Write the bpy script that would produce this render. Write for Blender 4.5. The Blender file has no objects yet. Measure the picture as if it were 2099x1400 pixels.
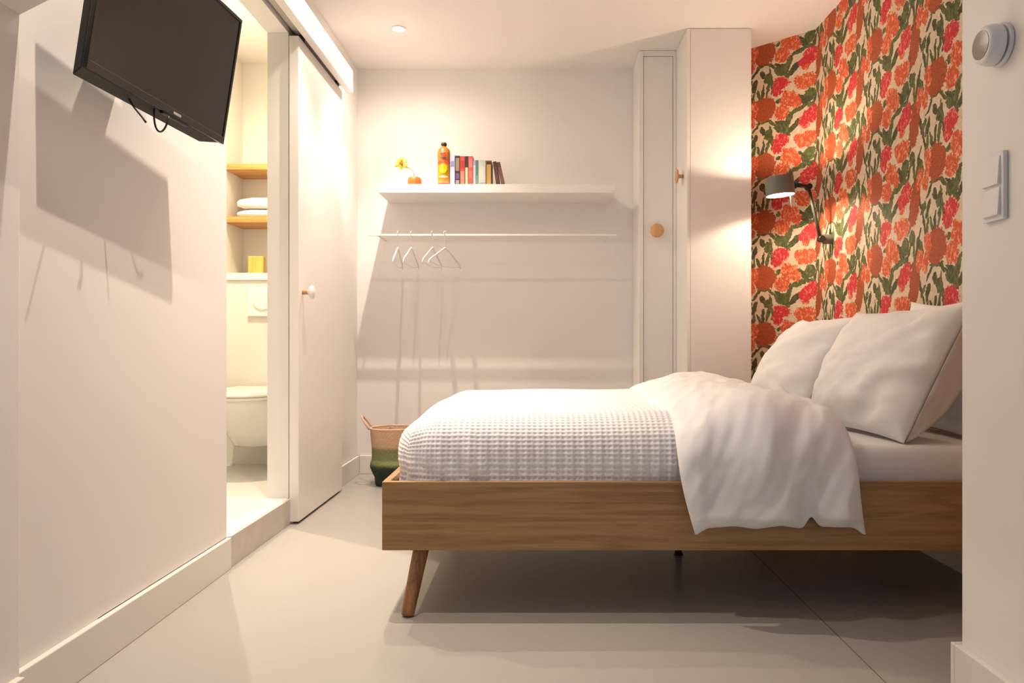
import bpy, bmesh, math, random
from mathutils import Vector, Matrix, noise, Euler
PI = math.pi
R = math.radians
random.seed(7)
sc = bpy.context.scene
col = sc.collection

# ------------------------------------------------------------------ materials
def srgb(r, g, b):
    def f(c):
        c /= 255.0
        return c / 12.92 if c <= .04045 else ((c + .055) / 1.055) ** 2.4
    return (f(r), f(g), f(b), 1.0)

def mat(name, c, rough=.6, metal=0., bump=0., bscale=200., vary=0., vscale=3., spec=.5, sheen=0., coat=0.):
    m = bpy.data.materials.new(name); m.use_nodes = True
    nt = m.node_tree; N = nt.nodes; L = nt.links
    b = N['Principled BSDF']
    b.inputs['Base Color'].default_value = c
    b.inputs['Roughness'].default_value = rough
    b.inputs['Metallic'].default_value = metal
    b.inputs['Specular IOR Level'].default_value = spec
    if coat: b.inputs['Coat Weight'].default_value = coat; b.inputs['Coat Roughness'].default_value = .08
    if sheen: b.inputs['Sheen Weight'].default_value = sheen
    tc = N.new('ShaderNodeTexCoord')
    if vary:
        n = N.new('ShaderNodeTexNoise'); n.inputs['Scale'].default_value = vscale; n.inputs['Detail'].default_value = 4
        L.new(tc.outputs['Object'], n.inputs['Vector'])
        mx = N.new('ShaderNodeMix'); mx.data_type = 'RGBA'
        mx.inputs[6].default_value = tuple(x * (1 - vary) for x in c[:3]) + (1,)
        mx.inputs[7].default_value = tuple(min(1, x * (1 + vary)) for x in c[:3]) + (1,)
        L.new(n.outputs['Fac'], mx.inputs[0]); L.new(mx.outputs[2], b.inputs['Base Color'])
    if bump:
        n2 = N.new('ShaderNodeTexNoise'); n2.inputs['Scale'].default_value = bscale; n2.inputs['Detail'].default_value = 3
        L.new(tc.outputs['Object'], n2.inputs['Vector'])
        bp = N.new('ShaderNodeBump'); bp.inputs['Strength'].default_value = bump; bp.inputs['Distance'].default_value = .002
        L.new(n2.outputs['Fac'], bp.inputs['Height']); L.new(bp.outputs['Normal'], b.inputs['Normal'])
    return m

def emit(name, c, s):
    m = bpy.data.materials.new(name); m.use_nodes = True
    b = m.node_tree.nodes['Principled BSDF']
    b.inputs['Base Color'].default_value = c
    b.inputs['Emission Color'].default_value = c; b.inputs['Emission Strength'].default_value = s
    return m

def wood(name, c1, c2, axis='X', scale=1., rough=.45):
    m = bpy.data.materials.new(name); m.use_nodes = True
    nt = m.node_tree; N = nt.nodes; L = nt.links
    b = N['Principled BSDF']; b.inputs['Roughness'].default_value = rough
    tc = N.new('ShaderNodeTexCoord')
    mp = N.new('ShaderNodeMapping')
    st = {'X': (1.2, 14, 22), 'Y': (14, 1.2, 22), 'Z': (22, 22, 1.2)}[axis]
    mp.inputs['Scale'].default_value = tuple(s * scale for s in st)
    L.new(tc.outputs['Object'], mp.inputs['Vector'])
    n = N.new('ShaderNodeTexNoise'); n.inputs['Scale'].default_value = 1.0; n.inputs['Detail'].default_value = 5; n.inputs['Distortion'].default_value = .6
    L.new(mp.outputs['Vector'], n.inputs['Vector'])
    mu = N.new('ShaderNodeMath'); mu.operation = 'MULTIPLY'; mu.inputs[1].default_value = 9.0
    L.new(n.outputs['Fac'], mu.inputs[0])
    fr = N.new('ShaderNodeMath'); fr.operation = 'PINGPONG'; fr.inputs[1].default_value = 1.0
    L.new(mu.outputs[0], fr.inputs[0])
    # fine pores
    mp2 = N.new('ShaderNodeMapping'); mp2.inputs['Scale'].default_value = tuple(s * scale * 9 if s > 5 else s * scale * 4 for s in st)
    L.new(tc.outputs['Object'], mp2.inputs['Vector'])
    n2 = N.new('ShaderNodeTexNoise'); n2.inputs['Scale'].default_value = 1.0; n2.inputs['Detail'].default_value = 3
    L.new(mp2.outputs['Vector'], n2.inputs['Vector'])
    ad = N.new('ShaderNodeMath'); ad.operation = 'MULTIPLY_ADD'; ad.inputs[1].default_value = .45
    L.new(fr.outputs[0], ad.inputs[0])
    sb = N.new('ShaderNodeMath'); sb.operation = 'MULTIPLY'; sb.inputs[1].default_value = .62
    L.new(n2.outputs['Fac'], sb.inputs[0]); L.new(sb.outputs[0], ad.inputs[2])
    cr = N.new('ShaderNodeValToRGB')
    cr.color_ramp.elements[0].position = .2; cr.color_ramp.elements[0].color = c2
    cr.color_ramp.elements[1].position = .75; cr.color_ramp.elements[1].color = c1
    L.new(ad.outputs[0], cr.inputs['Fac']); L.new(cr.outputs['Color'], b.inputs['Base Color'])
    return m

M = {}
M['paint'] = mat('wall_paint', (.86, .835, .81, 1), .62, bump=.05, bscale=350)
M['ceil'] = mat('ceiling_paint', (.86, .83, .80, 1), .8)
M['lacquer'] = mat('white_lacquer', (.86, .835, .80, 1), .32)
M['base'] = mat('baseboard_paint', (.80, .77, .72, 1), .4)
M['joint'] = mat('floor_joint', (.16, .14, .12, 1), .6)
M['floor'] = mat('poured_floor', (.42, .40, .372, 1), .36, vary=.03, vscale=2., spec=.3)
M['oak'] = wood('oak_veneer', srgb(178, 140, 94), srgb(146, 108, 68))
M['oakleg'] = wood('oak_leg', srgb(176, 124, 76), srgb(128, 84, 46), axis='Z', scale=1.5)
M['oakshelf'] = wood('oak_shelf', srgb(212, 158, 88), srgb(176, 118, 58))
M['birch'] = wood('birch_knob', srgb(220, 172, 118), srgb(192, 140, 88), axis='Z')
M['box'] = wood('bamboo', srgb(232, 184, 92), srgb(204, 150, 66), axis='Z')
M['sheet'] = mat('white_cotton', (.92, .91, .91, 1), .85, bump=.08, bscale=900, sheen=.1)
M['duvet'] = mat('white_duvet_cotton', (.94, .935, .945, 1), .8, bump=.05, bscale=900, sheen=.1)
M['waffle'] = mat('white_waffle_cotton', (.93, .92, .93, 1), .9, sheen=.1)
M['pink'] = mat('shaded_pillow_cotton', (.80, .74, .70, 1), .8, bump=.05, bscale=900)  # pinkish shade in the pillowcase opening, put into the cloth colour
M['black'] = mat('black_gloss_plastic', (.012, .011, .011, 1), .22)
M['screen'] = mat('tv_screen', (.011, .009, .008, 1), .2, spec=.45)
M['blackm'] = mat('black_matte_plastic', (.015, .013, .012, 1), .5)
M['silver'] = mat('silver', (.75, .74, .72, 1), .3, metal=.8)
M['rail'] = mat('track_metal', (.45, .42, .38, 1), .5, metal=.2)
M['plastic'] = mat('white_plastic', (.80, .80, .82, 1), .35)
M['greyglass'] = mat('smoked_display', (.20, .17, .14, 1), .12, spec=.7)
M['ceramic'] = mat('white_ceramic', (.86, .84, .80, 1), .12)
M['lamp'] = mat('grey_lamp_enamel', srgb(112, 112, 100), .42)
M['lampd'] = mat('dark_lamp_metal', (.03, .03, .03, 1), .4, metal=.3)
M['lamparm'] = mat('dark_grey_lamp_enamel', srgb(70, 72, 62), .6)
M['lampin'] = mat('lamp_inside_white', (.85, .83, .8, 1), .6)
M['lampwhite'] = mat('lamp_pin_white', (.75, .72, .68, 1), .4)
M['tile'] = mat('bathroom_floor_tile', (.78, .765, .74, 1), .35, vary=.04, vscale=30)
M['stone'] = mat('step_stone', (.60, .55, .50, 1), .5, vary=.14, vscale=14)
M['towel'] = mat('white_terry', (.86, .82, .78, 1), .95, bump=.5, bscale=500)
M['dark'] = mat('shadow_gap', (.05, .04, .03, 1), .8)
M['shelfp'] = mat('shelf_paint', (.87, .85, .82, 1), .45)
M['hang'] = mat('white_hanger_plastic', (.88, .87, .86, 1), .3)
M['cream'] = mat('bathroom_paint', (.80, .765, .70, 1), .5)
M['led'] = emit('downlight_led', (1, .86, .68, 1), 60.)
M['bulb'] = emit('reading_bulb', (1, .84, .64, 1), 30.)

# wallpaper: every flower and leaf is an ellipse in a repeating tile, edges roughened by noise
def wallpaper():
    m = bpy.data.materials.new('tulip_wallpaper'); m.use_nodes = True
    nt = m.node_tree; N = nt.nodes; L = nt.links
    b = N['Principled BSDF']; b.inputs['Roughness'].default_value = .75
    uv = N.new('ShaderNodeUVMap'); uv.uv_map = 'UVMap'
    U = .513e-3; W = .535 / 2; H = .333 / 2
    n1 = N.new('ShaderNodeTexNoise'); n1.inputs['Scale'].default_value = 30; n1.inputs['Detail'].default_value = 2
    L.new(uv.outputs[0], n1.inputs['Vector'])
    s1 = N.new('ShaderNodeVectorMath'); s1.operation = 'SUBTRACT'; s1.inputs[1].default_value = (.5, .5, .5)
    L.new(n1.outputs['Color'], s1.inputs[0])
    s2 = N.new('ShaderNodeVectorMath'); s2.operation = 'MULTIPLY_ADD'; s2.inputs[1].default_value = (.030, .030, 0)
    L.new(s1.outputs[0], s2.inputs[0]); L.new(uv.outputs[0], s2.inputs[2])
    n3 = N.new('ShaderNodeTexNoise'); n3.inputs['Scale'].default_value = 95; n3.inputs['Detail'].default_value = 1
    L.new(uv.outputs[0], n3.inputs['Vector'])
    edge = N.new('ShaderNodeMath'); edge.operation = 'MULTIPLY_ADD'; edge.inputs[1].default_value = .9; edge.inputs[2].default_value = -.45
    L.new(n3.outputs['Fac'], edge.inputs[0])
    def rgb(c):
        q = N.new('ShaderNodeRGB'); q.outputs[0].default_value = c; return q.outputs[0]
    # textured inks
    def ink(a, c, lo, hi, sc_, stretch=(1, 1, 1)):
        mp = N.new('ShaderNodeMapping'); mp.inputs['Scale'].default_value = stretch
        L.new(uv.outputs[0], mp.inputs['Vector'])
        n = N.new('ShaderNodeTexNoise'); n.inputs['Scale'].default_value = sc_; n.inputs['Detail'].default_value = 2; n.inputs['Distortion'].default_value = 1.2
        L.new(mp.outputs[0], n.inputs['Vector'])
        mr = N.new('ShaderNodeMapRange'); mr.inputs['From Min'].default_value = lo; mr.inputs['From Max'].default_value = hi
        L.new(n.outputs['Fac'], mr.inputs['Value'])
        mx = N.new('ShaderNodeMix'); mx.data_type = 'RGBA'; mx.inputs[6].default_value = a; mx.inputs[7].default_value = c
        L.new(mr.outputs[0], mx.inputs[0]); return mx.outputs[2]
    green = ink(srgb(74, 80, 40), srgb(108, 112, 66), .42, .62, 70, (1, .5, 1))
    dgreen = ink(srgb(62, 62, 38), srgb(92, 94, 58), .4, .66, 60)
    rust = ink(srgb(150, 60, 30), srgb(182, 92, 52), .35, .65, 140)
    orange = ink(srgb(204, 84, 48), srgb(240, 164, 118), .51, .66, 75, (1, .6, 1))
    red = ink(srgb(198, 44, 50), srgb(238, 128, 112), .53, .66, 75, (1, .6, 1))
    cur = ink(srgb(212, 190, 162), srgb(222, 204, 178), .4, .6, 40)
    # dx, dy (tile units), rx, ry, rotation degrees, ink, roughness of the outline
    leaves = [(-100, 450, 75, 13, 48), (0, 508, 90, 13, 0), (105, 470, 80, 15, -38), (-20, 405, 30, 45, 15), (45, 350, 42, 55, -20),
              (-62, 165, 17, 75, 22), (-15, 190, 15, 90, -6), (45, 215, 17, 95, -14), (85, 330, 17, 120, 8), (120, 240, 12, 80, -20),
              (220, 405, 85, 62, -15), (300, 465, 32, 95, -22), (372, 392, 105, 30, 42), (270, 350, 60, 26, -50),
              (550, 45, 60, 80, -32), (478, 5, 30, 95, 38), (430, -82, 95, 26, 18), (672, 105, 45, 58, 10), (610, -20, 14, 90, -25),
              (700, 10, 15, 140, 4), (742, -45, 14, 150, -8), (772, 60, 13, 120, -22), (815, 0, 34, 70, 18), (650, 220, 13, 90, -30),
              (862, 200, 14, 110, 14), (905, 130, 14, 120, -10), (850, 320, 60, 26, 50), (920, 300, 24, 75, -20), (640, 300, 40, 20, 50),
              (690, 540, 60, 14, 30), (790, 400, 14, 110, 16), (-150, 120, 14, 90, -14), (960, -60, 18, 90, 20), (190, -190, 60, 16, -30),
              (180, 60, 30, 22, 30), (560, -60, 40, 20, 20)]
    buds = [(0, 0, 138, 132, 0, 'rust', .55), (-122, 45, 48, 78, 10, 'orange', .8), (-140, -50, 30, 40, 0, 'orange', .6),
            (222, -78, 86, 80, 0, 'orange', .8), (322, 52, 92, 82, 20, 'orange', .9), (395, -4, 55, 62, 0, 'orange', .8), (255, 60, 50, 50, 0, 'orange', .9),
            (212, 258, 96, 66, -8, 'red', .9), (165, 180, 62, 62, 0, 'red', .9), (272, 130, 44, 34, 0, 'orange', .8),
            (512, 212, 112, 82, 8, 'orange', .9), (425, 235, 60, 55, 0, 'orange', .9), (500, 370, 46, 36, 0, 'orange', .8), (455, 150, 40, 25, 0, 'orange', .8),
            (560, -172, 92, 80, 20, 'red', .9), (495, -215, 72, 60, 0, 'red', .9), (600, -120, 50, 50, 0, 'red', .9),
            (712, 386, 74, 176, -12, 'rust', .5), (772, -85, 30, 85, -8, 'orange', .7), (805, 560, 34, 80, -10, 'orange', .7),
            (880, 520, 45, 60, 0, 'orange', .8)]
    inks = {'rust': rust, 'orange': orange, 'red': red, 'g': green, 'd': dgreen}
    shapes = [(x, y, a * 1.04 + 3, c * 1.04 + 3, r, 'g' if i % 3 else 'd', .55) for i, (x, y, a, c, r) in enumerate(leaves)] + [(x, y, a * 1.08, c * 1.08, r, k, g) for (x, y, a, c, r, k, g) in buds]
    for (x, y, rx, ry, rot, k, rg) in shapes:
        a = N.new('ShaderNodeVectorMath'); a.operation = 'SUBTRACT'; a.inputs[1].default_value = (x * U, y * U, 0)
        L.new(s2.outputs[0], a.inputs[0])
        w = N.new('ShaderNodeVectorMath'); w.operation = 'WRAP'; w.inputs[1].default_value = (W, H, 1); w.inputs[2].default_value = (-W, -H, -1)
        L.new(a.outputs[0], w.inputs[0])
        mp = N.new('ShaderNodeMapping'); mp.vector_type = 'TEXTURE'; mp.inputs['Rotation'].default_value = (0, 0, R(rot))
        mp.inputs['Scale'].default_value = (rx * U, ry * U, 1)
        L.new(w.outputs[0], mp.inputs['Vector'])
        ln = N.new('ShaderNodeVectorMath'); ln.operation = 'LENGTH'; L.new(mp.outputs[0], ln.inputs[0])
        ea = N.new('ShaderNodeMath'); ea.operation = 'MULTIPLY_ADD'; ea.inputs[1].default_value = rg
        L.new(edge.outputs[0], ea.inputs[0]); L.new(ln.outputs['Value'], ea.inputs[2])
        lt = N.new('ShaderNodeMath'); lt.operation = 'LESS_THAN'; lt.inputs[1].default_value = 1.0
        L.new(ea.outputs[0], lt.inputs[0])
        mx = N.new('ShaderNodeMix'); mx.data_type = 'RGBA'
        L.new(lt.outputs[0], mx.inputs[0]); L.new(cur, mx.inputs[6]); L.new(inks[k], mx.inputs[7])
        cur = mx.outputs[2]
    L.new(cur, b.inputs['Base Color'])
    return m
M['paper'] = wallpaper()

# ------------------------------------------------------------------ geometry helpers
def link(name, bm, m, parent=None, smooth=False, bevel=0., seg=2, origin=None):
    me = bpy.data.meshes.new(name)
    bmesh.ops.recalc_face_normals(bm, faces=bm.faces[:])
    if origin is not None:
        bmesh.ops.translate(bm, verts=bm.verts[:], vec=-Vector(origin))
    bm.to_mesh(me); bm.free()
    o = bpy.data.objects.new(name, me); col.objects.link(o)
    if origin is not None: o.location = origin
    me.materials.append(m)
    if smooth:
        for p in me.polygons: p.use_smooth = True
    if bevel:
        b = o.modifiers.new('bevel', 'BEVEL'); b.width = bevel; b.segments = seg; b.limit_method = 'ANGLE'; b.angle_limit = R(40)
    if parent is not None: o.parent = parent
    return o

def box(bm, x0, x1, y0, y1, z0, z1, mtx=None):
    v = [bm.verts.new((x, y, z)) for x in (x0, x1) for y in (y0, y1) for z in (z0, z1)]
    for f in ((0, 1, 3, 2), (4, 6, 7, 5), (0, 4, 5, 1), (2, 3, 7, 6), (0, 2, 6, 4), (1, 5, 7, 3)):
        bm.faces.new([v[i] for i in f])
    if mtx is not None:
        for q in v: q.co = mtx @ q.co
    return bm

def boxes(*bs):
    bm = bmesh.new()
    for b in bs: box(bm, *b)
    return bm

def prism(pts, z0, z1):
    bm = bmesh.new()
    a = [bm.verts.new((x, y, z0)) for x, y in pts]; b = [bm.verts.new((x, y, z1)) for x, y in pts]
    bm.faces.new(a); bm.faces.new(b[::-1])
    n = len(pts)
    for i in range(n): bm.faces.new((a[i], a[(i + 1) % n], b[(i + 1) % n], b[i]))
    return bm

def lathe(prof, n=32, mtx=None, bm=None, cap=True):
    bm = bm or bmesh.new()
    rings = []
    for (r, z) in prof:
        rings.append([bm.verts.new((r * math.cos(2 * PI * i / n), r * math.sin(2 * PI * i / n), z)) for i in range(n)])
    for a, b in zip(rings, rings[1:]):
        for i in range(n): bm.faces.new((a[i], a[(i + 1) % n], b[(i + 1) % n], b[i]))
    if cap:
        bm.faces.new(rings[0]); bm.faces.new(rings[-1][::-1])
    if mtx is not None:
        for q in rings:
            for v in q: v.co = mtx @ v.co
    return bm

def tube(pts, r, n=8, bm=None, radii=None, cap=True):
    bm = bm or bmesh.new()
    P = [Vector(p) for p in pts]; rings = []
    up = Vector((.13, .27, .95)).normalized()
    for i, p in enumerate(P):
        t = (P[min(i + 1, len(P) - 1)] - P[max(i - 1, 0)]).normalized()
        if abs(t.dot(up)) > .95: up = Vector((1, .1, 0)).normalized()
        a = t.cross(up).normalized(); b = t.cross(a).normalized()
        rr = radii[i] if radii else r
        rings.append([bm.verts.new(p + a * rr * math.cos(2 * PI * k / n) + b * rr * math.sin(2 * PI * k / n)) for k in range(n)])
    for a, b in zip(rings, rings[1:]):
        for i in range(n): bm.faces.new((a[i], a[(i + 1) % n], b[(i + 1) % n], b[i]))
    if cap: bm.faces.new(rings[0]); bm.faces.new(rings[-1][::-1])
    return bm

def axis(p, d):
    """matrix that puts the local z axis along d at p"""
    q = Vector(d).to_track_quat('Z', 'Y')
    return Matrix.Translation(Vector(p)) @ q.to_matrix().to_4x4()

def struct(o): o['kind'] = 'structure'; return o
def tag(o, label, cat, group=None):
    o['label'] = label; o['category'] = cat
    if group: o['group'] = group
    return o
def thing(name, loc, label, cat, group=None, rz=0):
    o = bpy.data.objects.new(name, None); o.empty_display_size = .05; col.objects.link(o)
    o.location = loc; o.rotation_euler = (0, 0, rz)
    return tag(o, label, cat, group)
def under(o, root):
    """parent o (built in world space) to root"""
    o.parent = root
    bpy.context.view_layer.update()
    o.matrix_parent_inverse = root.matrix_world.inverted()
    return o

# ------------------------------------------------------------------ camera
F = 1550.0
cam_d = bpy.data.cameras.new('camera'); cam = bpy.data.objects.new('camera', cam_d); col.objects.link(cam)
cam.location = (0, 0, .85); cam.rotation_euler = (R(90), 0, 0)
cam_d.sensor_width = 36; cam_d.lens = 36 * F / 2099; cam_d.shift_x = -53.5 / 2099; cam_d.clip_start = .05
sc.camera = cam

def pt(px, py, Y):
    return Vector(((px - 1103) * Y / F, Y, .85 + (700 - py) * Y / F))

# ------------------------------------------------------------------ the room
XL = -1.165; XR = 1.565; YB = 4.874; ZC = 2.61; WT = .10
BX0 = -1.95                     # bathroom left wall
YBB = 4.78; YNF = 4.50          # bathroom niche back / front
OP0, OP1, OPZ = 2.83, 3.53, 2.29   # door opening in the left wall
XN = -1.141; YN = 1.665          # protruding part of the left wall near the camera
XRN = 1.026; YRN = 1.832        # wall piece on the right near the camera
YR = -2.6                       # wall behind the camera

struct(link('floor', boxes((XL - .0, XR + .2, YR - .1, YB + .1, -.1, 0)), M['floor']))
bm = boxes((.8645, .8675, YR, 2.30, -.001, .0004), (.8645, .8675, 2.30, 4.2, -.001, .0004))
struct(link('trim_1', bm, M['joint']))                       # joint in the poured floor
struct(link('ceiling', boxes((BX0 - .1, XR + .2, YR - .1, YB + .1, ZC, ZC + .1)), M['ceil']))
struct(link('wall_left', boxes((XL - WT, XL, 1.6, OP0, 0, ZC), (XL - WT, XL, OP1, YB + .1, 0, ZC), (XL - WT, XL, OP0, OP1, OPZ, ZC)), M['paint'], bevel=.002))
struct(link('wall_near_left', boxes((XL - WT, XN, YR, YN, 0, ZC)), M['paint'], bevel=.003))
# sloping soffit above the near left wall
bm = bmesh.new()
prof = [(XN - .02, 1.560), (XN - .02, ZC), (-.95, ZC), (-.95, 1.667), (XN + .02, 1.580)]
a = [bm.verts.new((x, 1.25, z)) for x, z in prof]; b = [bm.verts.new((x, YN, z)) for x, z in prof]
bm.faces.new(a); bm.faces.new(b[::-1])
for i in range(5): bm.faces.new((a[i], a[(i + 1) % 5], b[(i + 1) % 5], b[i]))
struct(link('wall_soffit', bm, M['paint']))
struct(link('wall_back', boxes((XL, XR + .2, YB, YB + .1, 0, ZC)), M['paint']))
struct(link('wall_right', boxes((XRN, XR + .2, YR, YRN, 0, ZC)), M['paint'], bevel=.004))
# wall behind the camera with the window that lets the daylight in
struct(link('wall_rear', boxes((XL - WT, -.75, YR - .12, YR, 0, ZC), (.75, XR + .2, YR - .12, YR, 0, ZC),
                               (-.75, .75, YR - .12, YR, 0, .75), (-.75, .75, YR - .12, YR, 2.2, ZC)), M['paint']))
w = struct(link('window_1', boxes((-.75, -.70, YR - .09, YR - .03, .75, 2.2), (.70, .75, YR - .09, YR - .03, .75, 2.2), (-.70, .70, YR - .09, YR - .03, .75, .81),
                                  (-.70, .70, YR - .09, YR - .03, 2.14, 2.2), (-.03, .03, YR - .09, YR - .03, .81, 2.14)), M['lacquer']))

# head wall with wallpaper: straight part, then a splayed part that runs behind the cupboard
A0 = (1.15, 4.675); A1 = (XR, 4.26); A2 = (XR, YRN)
bm = bmesh.new()
uvl = bm.loops.layers.uv.new('UVMap')
d0 = -math.hypot(A1[0] - A0[0], A1[1] - A0[1])
for (p, q, u0, u1) in ((A0, A1, d0, 0.), (A1, A2, 0., A1[1] - A2[1])):
    vs = [bm.verts.new((p[0], p[1], 0)), bm.verts.new((q[0], q[1], 0)), bm.verts.new((q[0], q[1], ZC)), bm.verts.new((p[0], p[1], ZC))]
    f = bm.faces.new(vs)
    for l, (u, z) in zip(f.loops, ((u0, 0), (u1, 0), (u1, ZC), (u0, ZC))): l[uvl].uv = (u + .318, z - 1.226)
# thickness behind
bk = [(A0[0] + .1, A0[1] + .15), (XR + .15, 4.4), (XR + .15, YRN)]
fr = [A0, A1, A2]
for i in range(2):
    p = [bm.verts.new((*bk[i], 0)), bm.verts.new((*bk[i + 1], 0)), bm.verts.new((*bk[i + 1], ZC)), bm.verts.new((*bk[i], ZC))]
    bm.faces.new(p[::-1])
me = bpy.data.meshes.new('wall_head'); bm.to_mesh(me); bm.free(); me.materials.append(M['paper'])
o = bpy.data.objects.new('wall_head', me); col.objects.link(o); struct(o)

# baseboards
BH = .117; BT = .018
def bb(name, *bs): return struct(link(name, boxes(*bs), M['base'], bevel=.003))
bb('baseboard_left', (XL, XL + BT, YN, OP0, 0, BH), (XL, XL + BT, OP1, YB - BT, 0, BH))
bb('baseboard_near_left', (XN, XN + BT, YR, YN - .01, 0, BH))
bb('baseboard_back', (XL + BT, .60, YB - BT, YB, 0, BH))
bb('baseboard_right', (XRN - BT, XRN, YR, YRN, 0, BH), (XRN - BT, XR, YRN, YRN + BT, 0, BH))
bb('baseboard_head', (XR - BT, XR, YRN + BT, 4.24, 0, BH))

# ------------------------------------------------------------------ bathroom
struct(link('floor_bathroom', boxes((BX0 - .1, XL, 2.0, YB + .1, 0, .118)), M['tile']))
struct(link('trim_2', boxes((XL - .0, XL + .012, OP0 + .01, OP1 + .02, 0, .118)), M['stone'], bevel=.002))   # stone riser of the step
struct(link('wall_bathroom_left', boxes((BX0 - .1, BX0, 2.0, YB + .1, .118, ZC)), M['cream']))
struct(link('wall_bathroom_back', boxes((BX0, XL - WT, YBB, YB + .1, .118, ZC)), M['cream']))
struct(link('wall_bathroom_front', boxes((BX0 - .1, XL - WT, 2.0, 2.1, .118, ZC)), M['cream']))
# cistern housing below the niche, and the niche jamb at its left
struct(link('wall_cistern', boxes((BX0, XL - WT, YNF, YBB, .118, 1.215), (BX0, -1.868, YNF, YBB, 1.26, ZC)), M['cream'], bevel=.002))
struct(link('trim_3', boxes((BX0, XL - WT, YNF - .012, YBB, 1.215, 1.257)), M['lacquer'], bevel=.002))
for zt, lab in ((1.910, 'light oak shelf in the bathroom niche above the towels'), (1.595, 'light oak shelf under the folded towels in the bathroom niche')):
    o = link('niche_shelf', boxes((-1.866, XL - WT - .002, YNF, YBB - .002, zt - .036, zt)), M['oakshelf'], bevel=.002)
    tag(o, lab, 'shelf', 'oak shelves in the bathroom niche')
# folded towels
def towel(z, x0, x1, h, lab):
    bm = bmesh.new()
    nx, ny = 36, 14
    prof = []
    def sec(t):   # closed fold section in x (left fold rounded)
        return t
    N_ = 28
    rings = []
    for j in range(ny + 1):
        y = YNF + .02 + .2 * j / ny
        ring = []
        for i in range(N_):
            a = 2 * PI * i / N_
            cx = (x0 + x1) / 2; hx = (x1 - x0) / 2
            ca, sa = math.cos(a), math.sin(a)
            px = cx + hx * math.copysign(abs(ca) ** .35, ca)
            pz = z + h / 2 + h / 2 * math.copysign(abs(sa) ** .55, sa)
            nn = noise.noise(Vector((px * 14, y * 14, z * 30 + sa))) * .006
            e = 1 - .25 * (abs(2 * j / ny - 1) ** 8)
            ring.append(bm.verts.new((px, y, max(z, z + (pz - z) * e + (nn if sa > -.2 else 0)))))
        rings.append(ring)
    for a, b in zip(rings, rings[1:]):
        for i in range(N_): bm.faces.new((a[i], a[(i + 1) % N_], b[(i + 1) % N_], b[i]))
    bm.faces.new(rings[0]); bm.faces.new(rings[-1][::-1])
    # the fold line along the front
    o = link('folded_towel', bm, M['towel'], smooth=True)
    tag(o, lab, 'towel', 'towels folded on the niche shelf')
towel(1.5955, -1.80, -1.36, .046, 'white folded towel lying directly on the oak shelf, the lower of two')
towel(1.646, -1.80, -1.38, .070, 'thick white folded towel on top of the other folded towel')
o = link('tissue_box', boxes((-.045, .045, -.045, .045, 0, .108)), M['box'], bevel=.003, origin=(0, 0, 0))
o.location = (-1.715, 4.61, 1.2575); o.rotation_euler = (0, 0, R(12)); tag(o, 'small square bamboo box on the white ledge of the bathroom niche', 'box')
# flush plate
t = thing('flush_plate', (-1.60, YNF, 1.09), 'white flush plate with round button on the cistern wall above the toilet', 'flush plate')
under(link('plate', boxes((-1.725, -1.475, YNF - .002, YNF - .0002, 1.005, 1.17)), M['lacquer'], bevel=.002), t)
under(link('button', lathe([(.058, 0), (.058, .006), (.054, .009), (0.001, .009)], 40, axis((-1.64, YNF - .002, 1.095), (0, -1, 0))), M['ceramic'], smooth=False), t)
under(link('ledge', boxes((-1.725, -1.475, YNF - .018, YNF - .0005, 1.0, 1.012)), M['base'], bevel=.001), t)
# toilet
t = thing('toilet', (-1.60, YNF - .27, .118), 'white wall hung toilet with closed lid in the bathroom', 'toilet')
def dshape(x0, w, l, n=40, back=.0):
    pts = []
    for i in range(n + 1):
        a = PI * i / n
        pts.append((x0 + w * math.cos(a), YNF - .002 - back - (l - w * .9) - math.sin(a) * w * .9))
    return [(x0 + w, YNF - .002 - back)] + pts + [(x0 - w, YNF - .002 - back)]
def loft(secs):
    bm = bmesh.new(); rings = []
    for pts, z in secs: rings.append([bm.verts.new((x, y, z)) for x, y in pts])
    n = len(rings[0])
    for a, b in zip(rings, rings[1:]):
        for i in range(n): bm.faces.new((a[i], a[(i + 1) % n], b[(i + 1) % n], b[i]))
    bm.faces.new(rings[0]); bm.faces.new(rings[-1][::-1]); return bm
TX = -1.60
secs = []
for z, w, l in ((.262, .10, .30), (.275, .115, .33), (.33, .135, .38), (.40, .155, .43), (.47, .172, .49), (.515, .178, .53), (.536, .178, .535)):
    secs.append((dshape(TX, w, l), z))
under(link('bowl', loft(secs), M['ceramic'], smooth=True, bevel=.006), t)
under(link('seat', loft([(dshape(TX, .180, .54, back=.05), .540), (dshape(TX, .182, .545, back=.05), .547), (dshape(TX, .182, .545, back=.05), .556)]), M['ceramic'], bevel=.003), t)
under(link('lid', loft([(dshape(TX, .184, .55, back=.05), .558), (dshape(TX, .186, .553, back=.05), .566), (dshape(TX, .180, .545, back=.05), .582), (dshape(TX, .165, .53, back=.055), .588)]), M['ceramic'], bevel=.003), t)

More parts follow.
